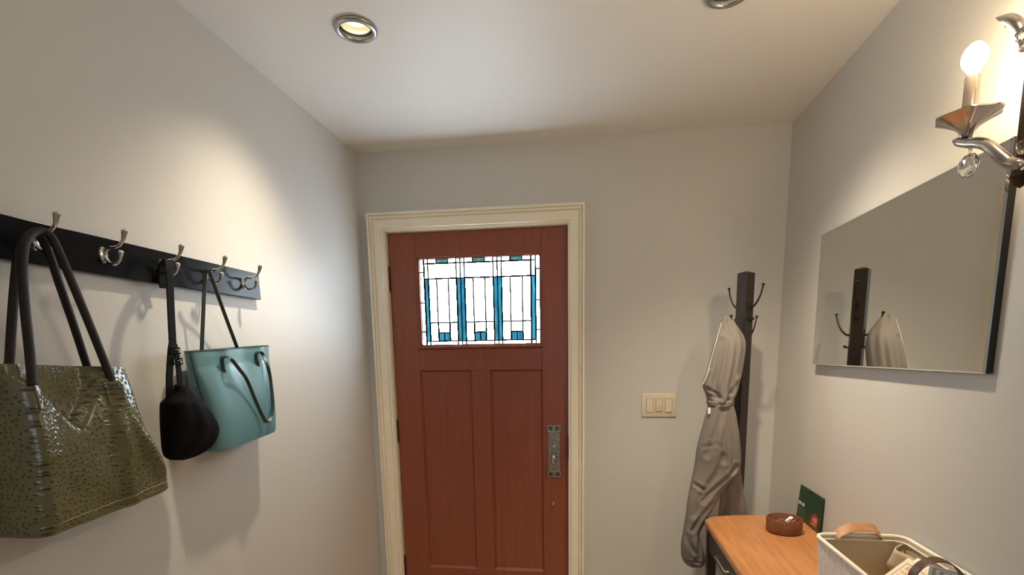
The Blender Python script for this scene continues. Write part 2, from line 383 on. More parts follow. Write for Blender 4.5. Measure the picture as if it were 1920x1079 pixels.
# stained glass: each pane a piece, lead came between
bx0, bx1, bz0, bz1 = GX0+.006, GX1-.006, GZ0+.006, GZ1-.006
u_ = lambda u: bx0+(bx1-bx0)*u
v_ = lambda v: bz1-(bz1-bz0)*v
BD, ST, CW = .037, .034, .2393
panes = []; e = 0
cols = [0, BD, BD+ST]; clear = []
x = BD+ST
for k in range(3):
    clear.append((x, x+CW)); x += CW
    if k < 2: x += 2*ST
R0, R1, R2, R3, R4 = .052, .225, .735, .853, .952
def P(u0, u1, v0, v1, c='clear_pane'): panes.append((u0, u1, v0, v1, c))
for (v0, v1) in ((0, .15), (.15, .5), (.5, .84), (.84, 1)):
    P(0, BD, v0, v1); P(1-BD, 1, v0, v1)
def strip(u0, u1):
    P(u0, u1, 0, R0); P(u0, u1, R0, R1); P(u0, u1, R1, R4, 'blue_pane'); P(u0, u1, R4, 1)
strip(BD, BD+ST); strip(1-BD-ST, 1-BD)
for k in range(2):
    u0 = clear[k][1]; strip(u0, u0+ST); strip(u0+ST, u0+2*ST)
for a, c in clear:
    m0, m1 = a+.30*(c-a), a+.71*(c-a)
    P(a, m0, 0, R0); P(m0, m1, 0, R0, 'green_pane'); P(m1, c, 0, R0); P(a, c, R0, R1)
    P(a, m0, R1, R2); P(m0, m1, R1, R2); P(m1, c, R1, R2)
    P(a, m0, R2, R4); P(m1, c, R2, R4); P(m0, m1, R2, R3)
    mm = (m0+m1)/2; P(m0, mm, R3, R4, 'blue_pane'); P(mm, m1, R3, R4, 'blue_pane'); P(a, c, R4, 1)
YG = YD+.018; b = B(); h = .0027
came_edges = set()
for u0, u1, v0, v1, c in panes:
    for q in ((u0, v0, u0, v1), (u1, v0, u1, v1), (u0, v0, u1, v0), (u0, v1, u1, v1)): came_edges.add(tuple(round(t, 4) for t in q))
for u0, v0, u1, v1 in sorted(came_edges):
    x0, x1, z0, z1 = u_(u0), u_(u1), v_(v1), v_(v0); box(b, (x0-h, YG-.003, z0-h), (x1+h, YG+.005, z1+h))
came = obj('leaded_window', b, 'came_metal', door)
for u0, u1, v0, v1, c in panes:
    b = B(); box(b, (u_(u0), YG-.0005, v_(v1)), (u_(u1), YG+.0030, v_(v0))); p = obj('pane', b, c, came)
    if c != 'clear_pane': p['label'] = 'streaky blue glass pane' if c == 'blue_pane' else 'small teal glass pane'
# hinges
for z0, z1 in ((1.745, 1.857), (.945, 1.058), (.17, .283)):
    b = B(); lathe(b, [(.0001, z0), (.006, z0), (.006, z1), (.0001, z1)], (DX0-.004, YD-.005, 0), seg=12)
    ball(b, (DX0-.004, YD-.005, z1+.003), .006, 10); ball(b, (DX0-.004, YD-.005, z0-.003), .006, 10)
    box(b, (DX0-.010, YD-.003, z0+.002), (DX0+.002, YD+.012, z1-.002)); obj('hinge', b, 'dark_bronze', door, True)
# long escutcheon with knob and thumb turn
KX0, KX1, KZ0, KZ1 = -.2325, -.1605, .757, 1.0365; kc = (KX0+KX1)/2
b = B(); box(b, (KX0+.005, YD-.004, KZ0+.03), (KX1-.005, YD, KZ1-.03), .0015)
box(b, (KX0, YD-.006, KZ0), (KX1, YD, KZ0+.034), .002); box(b, (KX0, YD-.006, KZ1-.034), (KX1, YD, KZ1), .002)
for q in (KX0+.011, KX1-.011): ball(b, (q, YD-.005, KZ1-.036), .007, 12, (1, .5, .8)); 
plate = obj('lock_plate', b, 'aged_nickel', door); plate['label'] = 'tall aged nickel plate with knob and square cut corners'
for cz in (KZ0+.017, KZ1-.017):
    for cx in (KX0+.018, KX1-.018):
        b = B()
        for i in (-1, 1):
            for j in (-1, 1): box(b, (cx+i*.0052-.004, YD-.0066, cz+j*.0052-.004), (cx+i*.0052+.004, YD-.0055, cz+j*.0052+.004))
        obj('pierced_square', b, 'dark_gap', plate)
for z in (KZ1-.048, KZ0+.046):
    b = B(); lathe(b, [(.0001, -.0052), (.003, -.005), (.0035, -.003), (.0035, 0)], (kc, YD, z), 'y', 12); obj('screw', b, 'dark_bronze', plate, True)
b = B(); lathe(b, [(.010, -.003), (.010, -.010), (.006, -.011), (.0055, -.018), (.0001, -.019)], (kc, YD, .926), 'y', 20)
box(b, (kc-.0165, YD-.030, .920), (kc+.0165, YD-.017, .933), .004, 3); obj('thumb_turn', b, 'nickel', plate, True)
b = B(); lathe(b, [(.017, -.003), (.018, -.007), (.010, -.012), (.009, -.026), (.0001, -.027)], (kc, YD, .862), 'y', 24)
ball(b, (kc, YD-.042, .862), .020, 22, (.85, .95, 1.45)); obj('knob', b, 'nickel', plate, True)
b = B(); lathe(b, [(.008, .002), (.0085, -.004), (.006, -.007), (.0035, -.009), (.004, -.014), (.007, -.018), (.0055, -.023), (.0001, -.025)], (-.2016, YD, .6127), 'y', 18)
obj('viewer_knob', b, 'nickel', door, True)['label'] = 'small round metal knob below the lock plate'

# ================================================================ RECESSED LIGHTS
def downlight(x, y, label):
    t = thing('recessed_light', (x, y, ZC), label, 'light', 'recessed ceiling lights')
    b = B(); lathe(b, [(.049, 0), (.0635, 0), (.0655, -.003), (.064, -.008), (.057, -.0125), (.050, -.011), (.0475, -.004), (.047, .006), (.049, .006)], (x, y, ZC), seg=56)
    for f in [f for f in b.faces if len(f.verts) > 4]: b.faces.remove(f)
    obj('trim_ring', b, 'steel', t, True, 60)
    b = B(); lathe(b, [(.0470, -.002), (.0495, .012), (.0465, .014), (.0445, .002)], (x, y, ZC), seg=48)
    for f in [f for f in b.faces if len(f.verts) > 4]: b.faces.remove(f)
    obj('baffle', b, 'baffle_black', t, True)
    b = B(); lathe(b, [(.0455, .008), (.043, .035), (.036, .060), (.026, .078), (.018, .085)], (x, y, ZC), seg=48)
    for f in [f for f in b.faces if len(f.verts) > 4]: b.faces.remove(f)
    rf = obj('reflector', b, 'reflector', t, True)
    b = B(); lathe(b, [(.0001, .018), (.018, .0185), (.030, .021), (.0425, .026), (.0425, .028), (.0001, .028)], (x, y, ZC), seg=32); obj('lens', b, 'lens_glow', rf, True)
    b = B(); lathe(b, [(.0001, .0150), (.016, .016), (.028, .0190), (.028, .021), (.0001, .021)], (x, y, ZC), seg=32); obj('lamp', b, 'lamp_glow', rf, True)
downlight(*DOWNLIGHTS[0], 'round recessed ceiling light nearer the left wall, glowing warm')
downlight(*DOWNLIGHTS[1], 'round recessed ceiling light at the top edge, near the right wall')

# ================================================================ HOOK RAIL (left wall)
RY0, RY1, RZ0, RZ1 = .62, 1.7185, 1.609, 1.6965; XF = XL+.020
rail = thing('hook_rail', (XL, 1.2, RZ0), 'glossy black wooden hook rail with silver double hooks on the left wall', 'hook rail')
b = B(); box(b, (XL, RY0, RZ0), (XF, RY1, RZ1), .0015, 2); obj('board', b, 'black_lacquer', rail)
def hook(y):
    z = 1.655
    b = B(); lathe(b, [(.0001, .0062), (.006, .006), (.0105, .0035), (.0115, 0)], (0, 0, 0), 'x', 20)
    for v in b.verts: v.co = Vector((XF+v.co.x, y+v.co.y*.95, z+v.co.z*1.75))
    pl = obj('hook', b, 'chrome', rail, True)
    b = B()
    tube(b, [(XF+.005, y, z+.001, .005), (XF+.010, y, z+.010, .0048), (XF+.020, y, z+.0155, .0040), (XF+.036, y, z+.0165, .0036), (XF+.050, y, z+.022, .0036), (XF+.060, y, z+.036, .0046), (XF+.0645, y, z+.050, .0072)], .004, 10)
    ball(b, (XF+.065, y, z+.0515), .0074, 12, (1, 1, .7)); obj('upper_prong', b, 'chrome', pl, True)
    b = B()
    tube(b, [(XF+.005, y, z-.003, .005), (XF+.011, y, z-.014, .0046), (XF+.022, y, z-.021, .0040), (XF+.034, y, z-.020, .0038), (XF+.044, y, z-.010, .0040), (XF+.0475, y, z+.004, .0058)], .004, 10)
    ball(b, (XF+.0478, y, z+.005), .0064, 12, (1, 1, .8)); obj('lower_prong', b, 'chrome', pl, True)
    b = B(); lathe(b, [(.0001, .0072), (.003, .0068), (.0034, .004)], (XF, y, z+.013), 'x', 10); obj('screw', b, 'steel', pl, True)
    return pl
HY = [.977, 1.132, 1.302, 1.468, 1.632]
h0 = hook(HY[0])
for y in HY[1:]: copy_tree(h0, rail, (0, y-HY[0], 0))

# ================================================================ BAGS
def ring_rr(y0, y1, xb, xf, z0, z1, n=120, rf=.03, p=5.5):
    """horizontal super-ellipse ring; height runs from z0 at y0 to z1 at y1"""
    out = []; yc, hy = (y0+y1)/2, (y1-y0)/2; xc, hx = (xb+xf)/2, (xf-xb)/2
    for k in range(n):
        a = 2*PI*k/n; c, s = math.cos(a), math.sin(a)
        q = (abs(c)**p+abs(s)**p)**(-1/p)
        y = yc+hy*c*q; out.append(Vector((xc+hx*s*q, y, z0+(z1-z0)*(y-y0)/(y1-y0))))
    return out
# --- olive ostrich tote on the first hook
def olive():
    t = thing('tote_bag', (-1.10, .96, 1.08), 'large olive green ostrich-textured tote on the leftmost hook', 'bag')
    N = 56; rings = []
    for i in range(N+1):
        f = i/N; g = f**.85
        y0 = .802+(.812-.802)*g; y1 = 1.122+(1.070-1.122)*f - .008*math.sin(PI*f); xf = -1.028+(-1.050+1.028)*f + .010*math.sin(PI*f); xb = XL+.004+.004*f
        if i == 0: y0 += .004; y1 -= .004; xf -= .004
        r = ring_rr(y0, y1, xb, xf, 1.074+(1.405-1.074)*f, 1.090+(1.391-1.090)*f, 160, p=6 if f < .5 else 5)
        for v in r:
            if v.x > -1.10:
                w = sst(v.x, -1.10, -1.05); d = 0; ys1, ys2 = .829, .990
                for ys, dr in ((ys1, -.01), (ys2, .012)):
                    fall = sst(1.385-v.z, 0, .02)*(1-.55*sst(1.385-v.z, .12, .32))
                    d += .019*gs(v.y-(ys+dr*(1.38-v.z)*2), .021)*fall
                tt = (v.y-ys1)/(ys2-ys1)
                if 0 < tt < 1:
                    zc = 1.370-.105*(1-abs(2*(tt-.08)/.84*.5*2-1) if .08 < tt < .92 else 0)
                    d -= .026*sst(v.z, zc-.008, zc+.020)*min(1, 5*tt, 5*(1-tt))
                # fold running from the far handle to the lower far corner
                zl = 1.355-(v.y-ys2)*2.05
                if v.y > ys2: d += .011*gs((v.z-zl)*.45, .016)*sst(v.z, 1.10, 1.16) - .006*sst(v.z-zl, .02, .07)
                d += .002*math.sin(v.y*41+v.z*17)*math.sin(v.z*23)
                v.x += d*w
            if v.z > 1.30 and v.x < -1.07 and v.y < .90: v.y += .022*sst(v.z, 1.28, 1.39)*gs(v.x+1.115, .03)     # near gusset tucks in
            if v.y > 1.03 and v.x < -1.07: v.y -= .018*sst(v.z, 1.22, 1.39)*gs(v.x+1.115, .03)
        rings.append(r)
    b = B(); skin(b, rings, True, False)
    inner = [[Vector((v.x+(-.004 if v.x > -1.11 else .003), v.y+(.004 if v.y < .95 else -.004), v.z-dz)) for v in rings[-1]] for dz in (0, .05, .12)]
    rs = [rings[-1]]+inner; skin(b, rs, False, True)
    bmesh.ops.remove_doubles(b, verts=b.verts[:], dist=.00005)
    body = obj('body', b, 'ostrich_leather', t, True, 70)
    off = woff(body); tree = BVHTree.FromPolygons([v.co+off for v in body.data.vertices], [p.vertices[:] for p in body.data.polygons])
    def face_x(y, z):
        h = tree.ray_cast(Vector((-.9, y, z)), Vector((-1, 0, 0)))[0]; return h.x if h else -1.03
    for (u0, v0, u1, v1) in ((57, 720, 99, 766), (192, 716, 240, 757)):
        a0 = at(u0, v0, x=-1.035); a1 = at(u1, v1, x=-1.035); b = B(); g = 7; fr, bk = [], []
        for i in range(g+1):
            fr.append([]); bk.append([])
            for j in range(g+1):
                y = a0.y+(a1.y-a0.y)*i/g; z = a0.z+(a1.z-a0.z)*j/g; x = face_x(y, z)
                fr[-1].append(b.verts.new((x+.0030, y, z))); bk[-1].append(b.verts.new((x-.002, y, z)))
        for i in range(g):
            for j in range(g): b.faces.new((fr[i][j], fr[i+1][j], fr[i+1][j+1], fr[i][j+1]))
        for i in range(g):
            for A in ((fr[i][0], fr[i+1][0], bk[i+1][0], bk[i][0]), (fr[i][g], fr[i+1][g], bk[i+1][g], bk[i][g]), (fr[0][i], fr[0][i+1], bk[0][i+1], bk[0][i]), (fr[g][i], fr[g][i+1], bk[g][i+1], bk[g][i])): b.faces.new(A)
        hp = obj('handle_patch', b, 'ostrich_leather', t, True, 50)
        b = B(); cs = [(.06, .06), (.94, .06), (.94, .94), (.06, .94), (.06, .06)]; ln_ = []
        for (p, q), (p2, q2) in zip(cs, cs[1:]):
            for k in range(8):
                y = a0.y+(a1.y-a0.y)*(p+(p2-p)*k/8); z = a0.z+(a1.z-a0.z)*(q+(q2-q)*k/8); ln_.append((face_x(y, z)+.0032, y, z))
        tube(b, ln_+[ln_[0]], .0006, 6, 1); obj('stitching', b, 'seam_thread', hp, True)
    # seam along the lower edge of the front
    b = B(); pts = []
    for k in range(25):
        y = .812+(1.112-.812)*k/24; z = 1.088+.020*k/24+.006; pts.append((face_x(y, z)+.0002, y, z))
    tube(b, pts, .0007, 6, 1); obj('seam', b, 'seam_thread', t, True)
    def hpath(px, xs): return [at(u, v, x=x) for (u, v), x in zip(px, xs)]
    b = B(); tube(b, hpath([(61, 722), (55, 655), (47, 580), (42, 510), (46, 462), (58, 441), (75, 434), (92, 440), (108, 466), (133, 525), (165, 602), (190, 664), (211, 718)],
                           [-1.030, -1.040, -1.052, -1.068, -1.084, -1.094, -1.098, -1.094, -1.085, -1.070, -1.052, -1.038, -1.030]), .0078, 12)
    obj('handle', b, 'rope_leather', t, True)
    b = B(); tube(b, hpath([(17, 690), (20, 640), (24, 580), (30, 510), (37, 465), (50, 446), (64, 440), (78, 448), (92, 475), (112, 535), (138, 610), (164, 690)],
                           [-1.140, -1.138, -1.134, -1.130, -1.126, -1.120, -1.118, -1.118, -1.118, -1.122, -1.130, -1.140]), .0078, 12)
    obj('handle', b, 'rope_leather', t, True)
olive()
# --- black sling bag on the third hook
def sling():
    t = thing('sling_bag', (-1.08, 1.23, 1.14), 'small black cloth sling bag between the green and turquoise totes', 'bag')
    rows = [(722, 330, 344), (735, 328, 352), (748, 318, 363), (757, 311, 371), (774, 310, 386), (793, 309.5, 398), (808, 309, 402.5), (830, 309, 397), (846, 309, 383), (858, 312, 361), (863.5, 322, 341)]
    pts = smooth_path([(v, a, c) for v, a, c in rows], 4); rings = []; X = -1.075; n = len(pts)
    for i, (v, a, c) in enumerate(pts):
        p0, p1 = at(a, v, x=X), at(c, v, x=X); f = i/(n-1)
        hx = .010+.032*math.sin(PI*min(1, f*1.08))**.8; r = []
        for k in range(40):
            th = 2*PI*k/40; cc, s = math.cos(th), math.sin(th); q = (abs(cc)**2.4+abs(s)**2.4)**(-1/2.4)
            yy = (p0.y+p1.y)/2+(p1.y-p0.y)/2*cc*q; zz = p0.z+(p1.z-p0.z)*(.5+.5*cc*q)
            fold = 1+.10*math.sin(9*cc+3*f)*f
            r.append(Vector((X+hx*s*q*fold, yy, zz)))
        rings.append(r)
    b = B(); skin(b, rings); obj('body', b, 'black_cloth', t, True, 60)
    def strap(px, xs, hw, name='strap', m='black_web'):
        b = B(); tube(b, [at(u, v, x=x) for (u, v), x in zip(px, xs)], 1, flat=(hw, .0016), wdir=(0, 1, 0)); return obj(name, b, m, t)
    strap([(306, 541), (303, 518), (304, 500), (309, 491), (316, 490), (318, 510), (319, 545), (321, 590), (323.5, 640), (325, 662)], [-1.148, -1.146, -1.138, -1.122, -1.104, -1.092, -1.088, -1.084, -1.08, -1.078], .0115)
    strap([(324, 640), (320.5, 662), (318, 700), (317.5, 735), (318.5, 775)], [-1.077, -1.075, -1.074, -1.076, -1.082], .0105)
    strap([(327, 645), (331, 665), (334.5, 690), (337, 715), (338, 742)], [-1.078, -1.074, -1.072, -1.070, -1.068], .0085)
    for (u, v) in ((329, 658), (333.5, 678)):
        c = at(u, v, x=-1.070); b = B(); w, hh, r = .0145, .007, .0018
        tube(b, [(c.x, c.y-w, c.z-hh), (c.x, c.y+w, c.z-hh), (c.x, c.y+w, c.z+hh), (c.x, c.y-w, c.z+hh), (c.x, c.y-w, c.z-hh)], r, 8, 1)
        bk = obj('buckle', b, 'black_web', t, True)
        b = B(); tube(b, [(c.x+.004, c.y-.008, c.z+.001), (c.x+.004, c.y+.008, c.z+.003)], .0016, 8, 1); obj('buckle_bar', b, 'chrome', bk, True)['label'] = 'silver bar of the strap buckle'
    b = B(); c = at(329, 730, x=-1.064); tube(b, [(c.x, c.y-.004, c.z+.006), (c.x+.003, c.y-.010, c.z), (c.x, c.y-.004, c.z-.008)], .0018, 8); obj('strap_loop', b, 'black_web', t, True)
sling()
# --- turquoise tote on the fourth hook
def teal():
    t = thing('tote_bag', (-1.12, 1.45, 1.14), 'turquoise leather tote with thin dark straps near the rail end', 'bag')
    N = 44; rings = []; XM = -1.125
    TL, TR, BR, BL = at(349, 660, x=XM), at(510, 648.5, x=XM+.022), at(517.5, 808, x=XM+.030), at(402, 850, x=XM+.025)
    for i in range(N+1):
        f = i/N; A, C = BL.lerp(TL, f), BR.lerp(TR, f); pw = 6-3.2*f
        y0 = A.y+.010*math.sin(PI*f)*(1-f); y1 = C.y
        if i == 0: y0 += .010; y1 -= .004
        hx = .030+.022*math.sin(PI*min(1, f*1.05+.12))**.7*(1-.45*f); r = []
        for k in range(140):
            a = 2*PI*k/140; c, s = math.cos(a), math.sin(a); q = (abs(c)**pw+abs(s)**pw)**(-1/pw)
            y = (y0+y1)/2+(y1-y0)/2*c*q; u = (y-y0)/(y1-y0); v = Vector((XM+hx*s*q*(1 if s > 0 else .92), y, A.z+(C.z-A.z)*u))
            if s > 0:
                w = min(1, s*1.5); d = 0
                for ys in (.325, .80):                               # the leather bulges under each strap end
                    d += .006*gs((u-ys)/.075, 1)*sst(f, .35, .93)
                d += -.007*gs((u-.56)/.12, 1)*sst(f, .45, 1)+.003*math.sin(u*11+.5)*math.sin(PI*f)
                v.x += d*w
            r.append(v)
        rings.append(r)
    b = B(); skin(b, rings, True, False)
    ins = [[Vector((v.x+(-.003 if v.x > XM else .003), v.y+(.004 if v.y < 1.5 else -.004), v.z-dz)) for v in rings[-1]] for dz in (0, .04, .10)]
    skin(b, [rings[-1]]+ins, False, True); bmesh.ops.remove_doubles(b, verts=b.verts[:], dist=.00005)
    obj('body', b, 'turquoise_leather', t, True, 70)
    b = B(); rim = [rings[-1][k] for k in range(0, 140, 2)]; rim.append(rim[0])
    tube(b, rim, .0016, 6, 1); obj('rim_piping', b, 'dark_green_leather', t, True)
    edge = [r[63] for r in rings[2::3]]
    b = B(); tube(b, [Vector((v.x+.0008, v.y-.0008, v.z)) for v in edge], .0015, 6, 1); obj('edge_piping', b, 'dark_green_leather', t, True)
    def st(px, xs, hw=.0052, name='handle'):
        b = B(); tube(b, [at(u, v, x=x) for (u, v), x in zip(px, xs)], 1, flat=(hw, .0016), wdir=(.55, .8, .1), sm=6); return obj(name, b, 'dark_green_leather', t)
    off = woff(t); tb = t.children[0]; tree = BVHTree.FromPolygons([v.co+off for v in tb.data.vertices], [p.vertices[:] for p in tb.data.polygons])
    X = max(tree.ray_cast(Vector((-.9, at(u, v, x=-1.075).y, at(u, v, x=-1.075).z)), Vector((-1, 0, 0)))[0].x for u, v in ((420, 698), (484, 686)))+.002
    X2 = max(h.x for h in (tree.ray_cast(Vector((-.9, at(u, v, x=-1.07).y, at(u, v, x=-1.07).z)), Vector((-1, 0, 0)))[0] for u, v in ((463, 713), (492, 780), (440, 690), (505, 740))) if h)+.003; X2 = max(X2, X)
    st([(420, 698), (417.5, 686), (416, 675), (419, 669), (425, 669), (434.5, 675), (448, 692), (463, 713), (480, 754), (492, 780), (499, 791), (505, 790), (510, 777), (511, 757), (509, 730), (506, 705), (501, 685), (494, 667), (488, 660.5), (482, 662), (480, 670), (484, 686)],
       [X, X+.001, X+.005, X+.008, X+.009, X2+.008, X2+.006, X2+.004, X2+.004, X2+.004, X2+.006, X2+.008, X2+.006, X2+.006, X2+.006, X2+.006, X2+.007, X+.009, X+.008, X+.006, X+.002, X])['label'] = 'thin dark strap hanging down in front'
    st([(378, 668), (379, 640), (381, 590), (383, 545), (384.5, 517), (387, 508), (391, 507), (395, 517), (406, 547), (424, 597), (440, 640), (448, 662)],
       [-1.146, -1.142, -1.134, -1.126, -1.118, -1.112, -1.106, -1.108, -1.118, -1.130, -1.142, -1.148])
    for (u, v) in ((423, 698), (485, 686)):
        c = at(u, v, x=X-.001); b = B(); box(b, (c.x-.004, c.y-.006, c.z-.005), (c.x+.002, c.y+.006, c.z+.003), .001); obj('strap_end', b, 'dark_green_leather', t)
teal()

# ================================================================ MIRROR (right wall)
MY0, MY1, MZ0, MZ1 = 1.2655, 2.172, 1.349, 1.841
mir = thing('wall_mirror', (XR, 1.72, MZ0), 'large rectangular frameless mirror on the right wall beside the sconce', 'mirror')
b = B(); box(b, (XR-.016, MY0+.001, MZ0+.001), (XR-.0005, MY1-.001, MZ1-.001)); obj('backing', b, 'mirror_back', mir)
b = B(); y0, y1, z0, z1 = MY0, MY1, MZ0, MZ1; w = .004
A = [(XR-.016, y0, z0), (XR-.016, y1, z0), (XR-.016, y1, z1), (XR-.016, y0, z1)]; C = [(XR-.021, y0+w, z0+w), (XR-.021, y1-w, z0+w), (XR-.021, y1-w, z1-w), (XR-.021, y0+w, z1-w)]
skin(b, [[Vector(p) for p in A], [Vector(p) for p in C]]); obj('glass', b, 'mirror_glass', mir)

# ================================================================ SWITCH PLATE (back wall)
SX0, SX1, SZ0, SZ1 = .2463, .4165, 1.0835, 1.2015
sw = thing('switch_plate', ((SX0+SX1)/2, YB, SZ0), 'ivory triple switch plate on the wall right of the door', 'light switch')
b = B(); box(b, (SX0, YB-.007, SZ0), (SX1, YB, SZ1), .004, 3); obj('plate', b, 'ivory_plastic', sw, True, 30)
zc = (SZ0+SZ1)/2
for k in (-1, 0, 1):
    xc = (SX0+SX1)/2+k*.0462
    b = B(); box(b, (xc-.0175, YB-.0074, zc-.0345), (xc+.0175, YB-.0066, zc+.0345)); obj('switch_gap', b, 'print_brown', sw)
    b = B(); tl = .003 if k else -.0015
    prism(b, [(YB-.0066, zc-.033), (YB-.0085-tl, zc-.033), (YB-.0105, zc), (YB-.0085+tl*.3, zc+.033), (YB-.0066, zc+.033)], 'x', xc-.0155, xc+.0155); obj('rocker', b, 'ivory_plastic', sw)
    for z in (SZ0+.013, SZ1-.013):
        b = B(); lathe(b, [(.0001, -.0082), (.0022, -.0080), (.0028, -.0068)], (xc, YB, z), 'y', 10); obj('screw', b, 'ivory_plastic', sw, True)

# ================================================================ COAT STAND
PC = Vector((.636, 2.316, 0)); n1 = Vector((-.80, -.60, 0)); n2 = Vector((.80*.75+.0, -.80, 0)).normalized()
n1 = Vector((-.795, -.606, 0)).normalized(); n2 = Vector((.606, -.795, 0)).normalized()
stand = thing('coat_stand', (PC.x, PC.y, 0), 'dark wooden coat stand with curled metal hooks in the corner', 'coat stand')
hw = .0242
def sq(h, z): return [PC+n1*(a*h)+n2*(c*h)+Vector((0, 0, z)) for a, c in ((1, 1), (-1, 1), (-1, -1), (1, -1))]
b = B(); skin(b, [sq(hw, .10), sq(hw, 1.725), sq(hw-.003, 1.7275)]); obj('post', b, 'ebony_wood', stand)
b = B(); skin(b, [sq(hw-.003, 1.7275), sq(.003, 1.7345)]); obj('post_cap', b, 'ebony_wood', stand)
def stand_hook(d, zt):
    o = PC+d*hw; s = n2 if abs(d.dot(n1)) > .5 else n1
    b = B()

    pl = B(); box(pl, (0, -.0085, 0), (.003, .0085, .076), .001, 1)
    for v in pl.verts: v.co = o+d*v.co.x+s*v.co.y+Vector((0, 0, zt-.142+v.co.z))
    h = obj('hook', pl, 'dark_bronze', stand)
    b = B(); k = lambda r, z, rad: (*(PC+d*r+Vector((0, 0, zt+z))), rad)
    tube(b, [k(hw, -.088, .0045), k(.040, -.085, .0042), k(.056, -.070, .0038), k(.069, -.048, .0034), k(.078, -.022, .0032), k(.082, -.004, .0032)], .004, 10)
    ball(b, Vector(k(.0825, 0, 0)[:3]), .0066, 12, (1, 1, .8)); obj('upper_prong', b, 'dark_bronze', h, True)
    b = B(); tube(b, [k(hw, -.136, .0042), k(.032, -.138, .004), k(.042, -.135, .004)], .004, 10)
    ball(b, Vector(k(.043, -.134, 0)[:3]), .0062, 12); obj('peg', b, 'dark_bronze', h, True)
for d, zt in ((n2, 1.672), (-n2, 1.672), (n1, 1.551), (-n1, 1.551)): stand_hook(d, zt)
for d in (n1+n2, n1-n2, -n1+n2, -n1-n2):
    d = d.normalized(); b = B(); k = lambda r, z: PC+d*r+Vector((0, 0, z))
    tube(b, [(*k(.02, .30), .012), (*k(.05, .22), .012), (*k(.10, .10), .012), (*k(.16, .03), .012), (*k(.20, .012), .012)], .012, 10); obj('foot', b, 'ebony_wood', stand, True)

# ================================================================ COAT
coat = thing('coat', (.50, 2.25, 1.55), 'taupe grey raincoat with belted waist hanging on the coat stand', 'coat')
def drape(name, rows, m='coat_cloth', folds=5, amp=.10, ns=6, nring=96, ph=0, parent=coat, creases=()):
    """rows: (v, left, right, y centre, half depth); creases: (v0, x0, v1, x1, width, depth), x from -1 to 1 across"""
    pts = smooth_path(rows, ns); rings = []; n = len(pts)
    for i, (v, a, c, yc, hy) in enumerate(pts):
        p0, p1 = at(a, v, y=yc), at(c, v, y=yc); f = i/(n-1); hx = (p1.x-p0.x)/2; r = []
        for k in range(nring):
            th = 2*PI*k/nring; cc, s = math.cos(th), math.sin(th); q = (abs(cc)**2.2+abs(s)**2.2)**(-1/2.2)
            x = cc*q; fold = (1-2*abs(math.sin(folds*x*.9+ph+1.4*f)))*1.2 + .6*math.sin(folds*2.7*x+ph*2-3*f)
            yy = yc+hy*s*q + amp*hy*fold*abs(s)**.6*(.35+.65*f)*(1 if s < 0 else -.3)
            if s < 0:
                for v0, x0, v1, x1, w, d in creases:
                    ax, ay, bx_, by_ = x0*hx*450, v0, x1*hx*450, v1; px, py = x*hx*450, v
                    L = (bx_-ax)**2+(by_-ay)**2; t = max(0, min(1, ((px-ax)*(bx_-ax)+(py-ay)*(by_-ay))/L))
                    e = math.hypot(px-ax-t*(bx_-ax), py-ay-t*(by_-ay))
                    yy += .55*d*(gs(e, w)-.5*gs(e-1.9*w, w*.8))*abs(s)**.5
            r.append(Vector(((p0.x+p1.x)/2+hx*x, yy, p0.z+(p1.z-p0.z)*(.5+.5*x))))
        rings.append(r)
    b = B(); skin(b, rings); return obj(name, b, m, parent, True, 75)
upper = drape('upper_body', [(592.5, 1359, 1365, 2.268, .005), (600, 1355.5, 1372, 2.266, .014), (612, 1350, 1382, 2.262, .026), (630, 1344, 1394, 2.256, .036), (652, 1337, 1398, 2.250, .044), (690, 1327, 1392.5, 2.243, .050),
                     (720, 1318, 1386, 2.240, .052), (737, 1322, 1381, 2.238, .050), (750, 1326, 1376, 2.236, .046), (760, 1328, 1374, 2.236, .044)], folds=3.1, amp=.10, ph=.6, ns=10,
              creases=((598, .2, 735, .45, 4.5, .012), (604, -.1, 742, -.05, 4, .009), (640, -.75, 745, -.35, 5, .010), (625, .75, 700, .75, 5, .010), (728, -.9, 742, -.3, 3.5, .010), (742, -.8, 748, -.1, 3, .008), (720, .8, 748, .4, 4, .009)))
drape('lower_body', [(754, 1328, 1374, 2.236, .043), (764, 1327, 1376, 2.236, .045), (780, 1323, 1380, 2.238, .050), (805, 1316, 1384, 2.238, .054), (840, 1307, 1388, 2.238, .055), (868, 1303, 1388.5, 2.237, .053), (886, 1299.5, 1384, 2.235, .050), (900, 1296.5, 1371, 2.232, .047),
                     (918, 1293, 1357, 2.228, .044), (940, 1289, 1344, 2.222, .042), (965, 1286, 1330, 2.218, .040), (985, 1283, 1318, 2.216, .038), (1003, 1280, 1311, 2.214, .040), (1024, 1277, 1317, 2.214, .042), (1044, 1278, 1321, 2.214, .040), (1056, 1284, 1321, 2.216, .034), (1062.5, 1294, 1316, 2.218, .018)],
      folds=2.2, amp=.08, ph=2.2, ns=8,
      creases=((766, .35, 880, .62, 4.5, .013), (768, -.15, 850, -.60, 5, .012), (768, .05, 860, .15, 5, .010), (836, -.85, 829, -.25, 2.6, .012), (829, -.25, 846, .55, 2.4, .006), (905, -.9, 914, -.35, 3, .014), (872, .75, 935, -.05, 4.5, .014), (850, .1, 960, -.45, 6, .010), (940, .55, 990, -.2, 4, .009), (1000, -.8, 1030, .1, 4, .010), (1012, .8, 1046, .2, 4, .010), (1047, -1, 1051, 1, 1.8, .007)))
drape('back_panel', [(850, 1366, 1385, 2.262, .010), (878, 1360, 1388.5, 2.264, .014), (915, 1352, 1393, 2.266, .014), (945, 1349, 1398, 2.267, .013), (968, 1347, 1401, 2.268, .012), (1000, 1345, 1402, 2.269, .010), (1040, 1345, 1401, 2.27, .008)], folds=3, amp=.35, ph=1)
